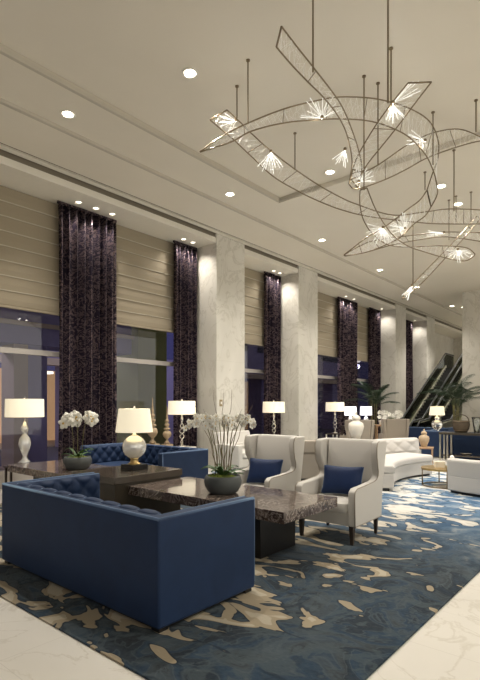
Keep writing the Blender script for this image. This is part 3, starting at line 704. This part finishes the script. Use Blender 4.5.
# distant navy sofas, console and its objects
dup(sofa, (-4.05, 14.75, 0), PI, 'navy sofa in the distance behind the long console table')
q = at(419, 405, 17.0)
dup(sofa, (q.x, q.y, 0), PI, 'farthest navy sofa, in front of the foot of the escalator')
t = thing('console_table', 'long silver legged console table at the right edge, in front of the navy sofa', 'table', (-3.3, 13.9, 0))
MB().box(-1.2, 1.2, -.2, .2, .70, .76).build('table_top', 'walnut_side', t, bevel=.004)
MB().box(-1.15, 1.15, -.18, .18, .12, .15).build('shelf', 'walnut_top', t, bevel=.003)
for x in (-1.17, -.98, .98, 1.17):
    for y in (-.17, .17): MB().box(x-.02, x+.02, y-.02, y+.02, 0, .70).build('leg', 'steel', t)
t = thing('serving_dish', 'shallow silver dish on the lower shelf of the console table', 'dish', (-3.85, 13.9, .151)); MB().lathe([(.08, 0), (.10, .01), (.16, .06), (.17, .07), (.15, .065), (0, .03)], n=30).build('dish_body', 'silver', t, smooth=True)
MB().lathe([(.085, 0), (.085, .008), (.07, .01)], n=24).build('foot_ring', 'silver', t)
t = thing('wicker_basket', 'round dark wicker basket with hoop handle on the console table', 'basket', (-3.98, 13.9, .76))
MB().lathe([(.14, 0), (.20, .10), (.22, .22), (.20, .32), (.18, .32), (.20, .22), (.12, .02)], n=28).build('basket_body', 'wicker', t, smooth=True)
q = MB(); q.tube([(.20*math.cos(a*PI/14), 0, .30+.18*math.sin(a*PI/14)) for a in range(15)], .012, 6); q.build('handle', 'wicker', t, smooth=True)
for z in (.06, .14, .22, .30): q = MB(); r = .16+z*.2; q.tube([(r*math.cos(a*.2094), r*math.sin(a*.2094), z) for a in range(30)], .009, 5, closed=True); q.build('woven_band', 'bronze', t, smooth=True)
t = thing('glass_vase', 'clear ribbed glass vase on the console table beside the basket', 'vase', (-3.58, 13.88, .76)); MB().lathe([(.07, 0), (.08, .1), (.11, .3), (.13, .42), (.12, .42), (.1, .3), (.06, .02)], n=24).build('vase_body', 'clear_glass', t, smooth=True); MB().lathe([(.07, 0), (.075, .012), (0.05, .02)], n=24).build('foot', 'clear_glass', t)
t = thing('white_urn', 'cream urn with curved neck at the right end of the console table', 'vase', (-3.25, 13.88, .76)); MB().lathe([(.08, 0), (.06, .03), (.15, .12), (.17, .22), (.12, .32), (.05, .38), (.07, .46), (.05, .46)], n=28).build('urn_body', 'white_ceramic', t, smooth=True)
q = MB(); q.tube([(-.14, 0, .24), (-.2, 0, .34), (-.16, 0, .43), (-.06, 0, .42)], .014, 6); q.build('handle', 'white_ceramic', t, smooth=True)
q = at(437, 405, 15.3)
side_table('end table behind the console, under the small mercury glass lamp', (q.x, q.y, 0), 0, .5, .5, .66, 'dark_wood')
t = thing('globe_lamp', 'small mercury glass lamp with tapered shade in front of the escalators', 'lamp', (q.x, q.y, .66))
MB().lathe([(.09, 0), (.09, .02), (.05, .05), (.14, .14), (.17, .24), (.13, .34), (.05, .38), (.09, .42), (.05, .47), (.015, .49), (.012, .82)], n=28).build('lamp_body', 'mercury_glass', t, smooth=True)
shade_mesh(t, .23, .20, .52, .80); point(t, (0, 0, .66), 12)
MB().lathe([(.008, .80), (.018, .83), (0, .85)], n=12).build('finial', 'silver', t, smooth=True)
# pair of small bright lamps on a console beneath the far curtains
ca, cb = at(350.5, 405, 15.6), at(366, 405, 16.0); mid = (ca+cb)/2; ang = math.atan2(cb.y-ca.y, cb.x-ca.x)
t = thing('console_table', 'dark console under the pair of small bright lamps', 'table', (mid.x, mid.y, 0), ang)
MB().box(-.62, .62, -.18, .18, .80, .85).build('table_top', 'dark_wood', t, bevel=.004)
for x in (-.58, .58):
    for y in (-.14, .14): MB().box(x-.02, x+.02, y-.02, y+.02, 0, .80).build('leg', 'dark_wood', t)
def small_lamp(label, loc):
    t = thing('accent_lamp', label, 'lamp', loc)
    MB().lathe([(.07, 0), (.07, .015), (.02, .03), (.06, .10), (.09, .17), (.05, .25), (.015, .29), (.01, .56)], n=24).build('lamp_body', 'mercury_glass', t, smooth=True)
    shade_mesh(t, .19, .18, .32, .60, 'lit_shade_cool'); point(t, (0, 0, .45), 10); return t
s1 = small_lamp('left of the pair of small bright white lamps by the far curtain', (ca.x, ca.y, .85))
dup(s1, (cb.x, cb.y, .85), 0, 'right of the pair of small bright white lamps, beside the palm')
# row of white orchids on a pedestal
q = at(391, 405, 16.25)
t = thing('console_table', 'tan console behind the distant tan chair carrying the orchid trough', 'table', (q.x, q.y, 0), YAW)
MB().box(-.55, .55, -.17, .17, .80, .85).build('table_top', 'tan_wood', t, bevel=.004)
for x in (-.5, .5):
    for y in (-.13, .13): MB().box(x-.02, x+.02, y-.02, y+.02, 0, .80).build('leg', 'tan_wood', t)
t = thing('orchid_trough', 'low trough of white orchids above the distant tan wing chair', 'plant', (q.x, q.y, .85), YAW)
MB().box(-.40, .40, -.10, .10, 0, .14, (.03,)*4).build('trough', 'white_ceramic', t, bevel=.008)
mb = MB(); rnd = random.Random(4)
for k in range(14): leaf(mb, rnd.uniform(0, 6.28), .16, .14, .6, .03)
mb.build('foliage', 'leaf', t, smooth=True, solid=.003)
for k in range(26):
    f = bpy.data.objects.new('flower', FLM); COL.objects.link(f); f.parent = t; f.location = (rnd.uniform(-.42, .42), rnd.uniform(-.08, .08), rnd.uniform(.2, .42)); f.rotation_euler = (rnd.uniform(-.4, .4), rnd.uniform(-1, 1), rnd.uniform(-.6, .6)); f.scale = (1.7,)*3

# palms
def palm(label, loc, H, n, seed, spread=1.0):
    rnd = random.Random(seed); t = thing('potted_palm', label, 'plant', loc)
    MB().lathe([(.17, 0), (.20, .05), (.25, .40), (.26, .46), (.23, .46), (.21, .42), (0, .42)], n=28).build('pot', 'wicker', t, smooth=True)
    st = MB()
    for k in range(7):
        a = k*.9; st.tube([(.06*math.cos(a), .06*math.sin(a), .40), (.08*math.cos(a), .08*math.sin(a), .8), (.11*math.cos(a), .11*math.sin(a), H*.55)], [.022, .017, .010], 6)
    st.build('trunk', 'stem', t, smooth=True)
    for k in range(n):
        a = k*2.4+rnd.uniform(-.3, .3); ln = rnd.uniform(.75, 1.15)*spread; el = rnd.uniform(.75, 1.5); z0 = H*rnd.uniform(.42, .58); pts = []; mb = MB()
        for i in range(13):
            u = i/12; r = .1+ln*(u*math.cos(el)+.35*u*u); z = z0+ln*(u*math.sin(el)*1.15-.62*u*u*(1.2-.3*el)); pts.append(Vector((r*math.cos(a), r*math.sin(a), z)))
        mb.tube(pts, [.008-.0005*i for i in range(13)], 5)
        side = Vector((-math.sin(a), math.cos(a), 0))
        for i in range(2, 13):
            for h in (0, .5):
                if i == 12 and h: continue
                p0 = pts[i] if not h else pts[i].lerp(pts[i+1], h); tg = (pts[min(12, i+1)]-pts[i-1]).normalized(); L_ = .34*math.sin(PI*(.15+.8*i/13))*spread
                for s in (-1, 1):
                    d = (side*s*.8+tg*.6+Vector((0, 0, -.12))).normalized(); e_ = p0+d*L_+Vector((0, 0, -.22*L_)); md = p0+d*L_*.5; wv = tg*.009
                    mb.add([p0-wv*.5, p0+wv*.5, md+wv, e_, md-wv], [(0, 1, 2, 3, 4)])
        mb.build('frond', 'palm_leaf', t)
    return t
q = at(374, 405, 17.4); palm('dark green potted palm standing before the far curtains', (q.x, q.y, 0), 3.3, 22, 11, .85)
q = at(456, 405, 17.0); palm('green potted palm standing before the distant stone column', (q.x, q.y, 0), 3.15, 26, 12, 1.1)

# escalators
def escalator(label, xa, xb, y0):
    t = thing('escalator', label, 'escalator', (0, 0, 0)); s = .577; y1 = y0+5.3; z = lambda y: max(0, (y-y0))*s
    H = (y1-y0)*s
    MB().prism([(y0-1.2, 0), (y0-1.2, .06), (y0, .12), (y1, H+.10), (y1+1.4, H+.10), (y1+1.4, H-.35), (y1, H-.45), (y0+.6, 0)], xa, xb, 'x').build('truss', 'brushed_metal', t)
    st = MB(); n = 26
    for k in range(n):
        y = y0+(y1-y0)*k/n; st.box(xa+.12, xb-.12, y, y+(y1-y0)/n, z(y)+.05, z(y)+.31)
    st.build('steps', 'rubber', t)
    for x in (xa+.06, xb-.06):
        MB().prism([(y0-1.0, .12), (y0, .18), (y1, H+.15), (y1+1.2, H+.15), (y1+1.2, H+.85), (y1, H+.88), (y0, .95), (y0-1.0, .88), (y0-1.2, .6)], x-.012, x+.012, 'x').build('balustrade', 'rail_glass', t)
        MB().prism([(y0-1.1, .06), (y0, .12), (y1, H+.12), (y1, H+.34), (y0, .34), (y0-1.1, .25)], x-.04, x+.04, 'x').build('skirt_panel', 'brushed_metal', t)
        q = MB(); q.tube([(x, y0-.9, .3), (x, y0-1.22, .45), (x, y0-1.25, .7), (x, y0-1.0, .90), (x, y0, .97), (x, y1, H+.92), (x, y1+1.2, H+.90)], .035, 8); q.build('handrail', 'rubber', t, smooth=True)
        q = MB(); q.tube([(x, y0-.9, .86), (x, y0, .925), (x, y1, H+.872)], .022, 6); q.build('rail_trim', 'brushed_metal', t, smooth=True)
escalator('left escalator rising beside the stone pilasters', -7.72, -6.80, 19.0)
escalator('right escalator of the rising pair, half hidden by the distant column', -6.66, -5.74, 19.0)

t = thing('wall_switch', 'small bronze switch plate on the face of the nearest pilaster', 'switch', (X0, 8.73, 1.55)); MB().box(0, .012, -.05, .05, -.08, .08).build('plate', 'switch_plate', t, bevel=.003); MB().box(.012, .02, -.02, .02, -.03, .03).build('rocker', 'white_trim', t)

# ------------------------------------------------------------------ chandelier
org = at(370, 170, 7); org.z = ZC
ch = thing('chandelier', 'large sculptural chandelier of twisting bronze ribbons, wire net and crystal sprays', 'chandelier', org)
def cat(pts, k=8):
    P = [at(*p)-org for p in pts]; out = []
    for i in range(len(P)-1):
        a, b, c, d = P[max(0, i-1)], P[i], P[i+1], P[min(len(P)-1, i+2)]
        for j in range(k):
            t_ = j/k; out.append(.5*((2*b)+(c-a)*t_+(2*a-5*b+4*c-d)*t_*t_+(3*b-a-3*c+d)*t_**3))
    out.append(P[-1]); return out
def resample(P, n):
    ls = [0]
    for a, b in zip(P, P[1:]): ls.append(ls[-1]+(b-a).length)
    out = []; j = 0
    for i in range(n+1):
        s = ls[-1]*i/n
        while j < len(P)-2 and ls[j+1] < s: j += 1
        out.append(P[j].lerp(P[j+1], min(1, (s-ls[j])/max(1e-9, ls[j+1]-ls[j]))))
    return out
def ribbon(A, B, dens=1.0, ends=(1, 1), seed=0):
    rnd = random.Random(seed); a = cat(A); b = cat(B)
    fr = MB(); fr.tube(a, .009, 7); fr.tube(b, .009, 7)
    if ends[0]: fr.tube([a[0], b[0]], .0105, 7)
    if ends[1]: fr.tube([a[-1], b[-1]], .0105, 7)
    ln = sum((q-p).length for p, q in zip(a, a[1:])); n = max(6, int(ln/.09*dens))
    ra, rb = resample(a, n), resample(b, n)
    for i in range(0, n, 7): fr.tube([ra[i], rb[i]], .005, 5)
    r = fr.build('ribbon_frame', 'bronze', ch, smooth=True)
    net = MB()
    for i in range(n):
        for _ in range(3):
            p = [ra[i].lerp(rb[i], rnd.random()) if q % 2 == 0 else ra[i+1].lerp(rb[i+1], rnd.random()) for q in range(3)]
            net.tube([ra[i]]+p+[rb[i+1]],  .0017, 3, cap=False)
    net.build('wire_net', 'net_wire', r)
    return r
def fan(px, py, d, dirs, R=.3, n=9, spread=1.6, w_=9):
    """crystal rods spraying from an LED hub, in the plane facing the lobby"""
    c = at(px, py, d)-org; t = MB(); rods = MB()
    t.sph(c, .012, n=10); hub = t.build('led_hub', 'led', ch, smooth=True)
    cp = MB(); cp.sph(c+Vector((0, 0, .012)), .024, n=10); cp.build('hub_cap', 'bronze', hub, smooth=True)
    a0 = math.radians(dirs)
    for k in range(n):
        a = a0+spread*(k/(n-1)-.5); u = RT*math.cos(a)+Vector((0, 0, math.sin(a)))+FW*.25*math.sin(k*1.3)
        ln = .82*R*(.8+.3*math.sin(k*2.1+1)**2); rods.tube([c+u*.02, c+u*ln], [.002, .0048], 5)
    rods.build('crystal_spray', 'crystal', hub)
    point(ch, c+Vector((0, 0, -.06)), w_*.12, .03, (1, .95, .85))
ribbon([(281.5, 26.5, 5.0), (298, 48, 5.2), (313, 67, 5.4), (340, 103, 5.9), (352, 130, 6.3), (359, 152, 6.7), (362, 170, 7.0), (358, 188, 7.1)],
       [(276.5, 47, 5.0), (290, 63, 5.2), (307, 81, 5.4), (324, 98, 5.7), (338, 116, 6.0), (347, 135, 6.3), (352, 160, 6.7), (350, 177, 7.0)], seed=1)
ribbon([(431.5, 82, 6.1), (413, 106, 6.2), (398, 126, 6.4), (382, 146, 6.6), (369, 162, 6.8), (360, 176, 7.0)],
       [(408, 83, 6.1), (392, 103, 6.2), (378, 122, 6.4), (366, 141, 6.6), (356, 160, 6.8), (350, 180, 7.0)], seed=2)
ribbon([(349, 184, 7.0), (357, 189, 7.0), (384, 180, 7.1), (405, 170, 7.1), (427, 158, 7.2), (457, 147, 7.3), (480, 141, 7.4), (505, 138, 7.5)],
       [(352, 168, 7.0), (362, 172, 7.0), (378, 165, 7.1), (404, 147, 7.2), (420, 138, 7.2), (436, 132, 7.3), (457, 129, 7.4), (474, 134, 7.4), (500, 148, 7.5)][:9], seed=3)
ribbon([(201, 151, 5.8), (221, 137, 5.8), (246, 124, 5.9), (284, 109, 6.1), (315, 101, 6.2), (340, 97, 6.3), (369, 98, 6.5), (390, 102, 6.6), (413, 110, 6.8), (430, 122, 7.0), (438, 140, 7.2), (438, 157, 7.3), (432, 175, 7.4), (427, 190, 7.5)],
       [(200, 152, 5.8), (231, 142, 5.8), (252, 131, 5.9), (284, 123, 6.1), (315, 120, 6.2), (340, 119, 6.3), (369, 121, 6.5), (392, 128, 6.6), (410, 138, 6.8), (425, 154, 7.0), (433, 170, 7.2), (437, 185, 7.3), (437, 195, 7.4), (431, 207, 7.5)], seed=4)
ribbon([(427, 109+81, 7.5), (420, 200, 7.5), (408, 209, 7.5), (394, 220, 7.5), (380, 230, 7.6), (366, 238, 7.7), (344, 255, 7.9)],
       [(431, 207, 7.5), (425, 216, 7.5), (414, 224, 7.5), (402, 236, 7.6), (390, 243, 7.7), (367, 252, 7.8), (345, 256, 7.9)], seed=5)
ribbon([(227, 110, 6.4), (240, 122, 6.5), (252, 134, 6.6), (271, 151, 6.8), (296, 170, 7.0), (320, 186, 7.2), (340, 197, 7.3), (356, 204, 7.4), (392, 215, 7.6), (424, 212, 7.8), (449, 209, 8.0), (480, 210, 8.2), (505, 213, 8.3)],
       [(210, 120, 6.4), (222, 130, 6.5), (234, 140, 6.6), (252, 157, 6.8), (274, 177, 7.0), (296, 190, 7.2), (316, 200, 7.3), (342, 210, 7.4), (372, 217, 7.6), (424, 223, 7.8), (455, 224, 8.0), (480, 224, 8.2), (505, 225, 8.3)], seed=6)
ribbon([(367, 188, 7.2), (377, 212, 7.3), (392, 234, 7.5), (408, 246, 7.7), (425, 252, 7.8), (442, 257, 7.9), (464, 261, 8.0), (474, 256, 8.0)],
       [(360, 190, 7.2), (360, 205, 7.3), (364, 221, 7.4), (374, 235, 7.5), (389, 245, 7.7), (410, 247, 7.8), (430, 246, 7.9), (449, 246, 8.0), (467, 248, 8.0), (475, 254, 8.0)], seed=7)
ribbon([(344, 255, 7.9), (360, 246, 8.0), (377, 240, 8.1), (424, 234, 8.4), (449, 232, 8.6), (490, 233, 8.8)],
       [(346, 256, 7.9), (367, 252, 8.0), (392, 245, 8.1), (424, 239, 8.4), (449, 237, 8.6), (490, 243, 8.8)], seed=8)
ribbon([(402, 299, 8.2), (413, 284, 8.3), (439, 257, 8.5), (460, 235, 8.6), (477, 216, 8.7)],
       [(404, 298, 8.2), (424, 281, 8.3), (449, 254, 8.5), (464, 238, 8.6), (480, 219, 8.7)], seed=9)
fan(236, 121, 6.4, 168, .26, 7, .8); fan(322, 118, 6.15, 100, .32, 13, 2.7); fan(271, 152, 6.75, 270, .33, 11, 1.5)
fan(393, 103, 6.2, 38, .46, 7, .5); fan(393, 105, 6.25, 285, .26, 7, 1.4, 5); fan(359, 182, 6.95, 60, .28, 11, 2.0); fan(383, 228, 7.4, 240, .30, 12, 2.6)
fan(405, 229, 7.5, 130, .30, 11, 2.4); fan(458, 250, 7.9, 270, .24, 11, 3.0, 6); fan(412, 286, 8.2, 240, .28, 7, .6, 6); fan(425, 141, 6.9, 170, .30, 9, 1.0, 6)
fan(444, 233, 8.4, 180, .34, 7, .3, 5); fan(345, 150, 6.5, 250, .25, 8, 1.2, 5)
for px, py, by, d in ((313, -25, 72, None), (388, -25, 103, None), (248, 60, 122, None), (237, 86, 118, None), (391, 48, 105, None), (364, 76, 190, None), (378, 83, 165, None), (295, 133, 170, None), (433, 112, 165, None), (476, 100, 132, None),
                      (454, 150, 211, None), (425, 172, 190, None), (449, 200, 240, None), (471, 192, 230, None), (413, 226, 286, 8.2), (456, 196, 222, None)):
    z = ZC+.09; p = onceil(px, py, z) if d is None else at(px, py, d)
    if d is None:
        if not (p.x > TX and p.y < TY): z = ZC; p = onceil(px, py, z)
    dd = (p-Vector((0, 0, CH))).dot(FW); q = at(px, by, dd)
    rod = MB(); rod.tube([p-org, q-org], .009, 7)
    if d is None: rod.lathe([(.026, -.012), (.026, 0)], c=tuple(p-org), n=16)
    rod.build('suspension_rod', 'bronze', ch, smooth='auto')
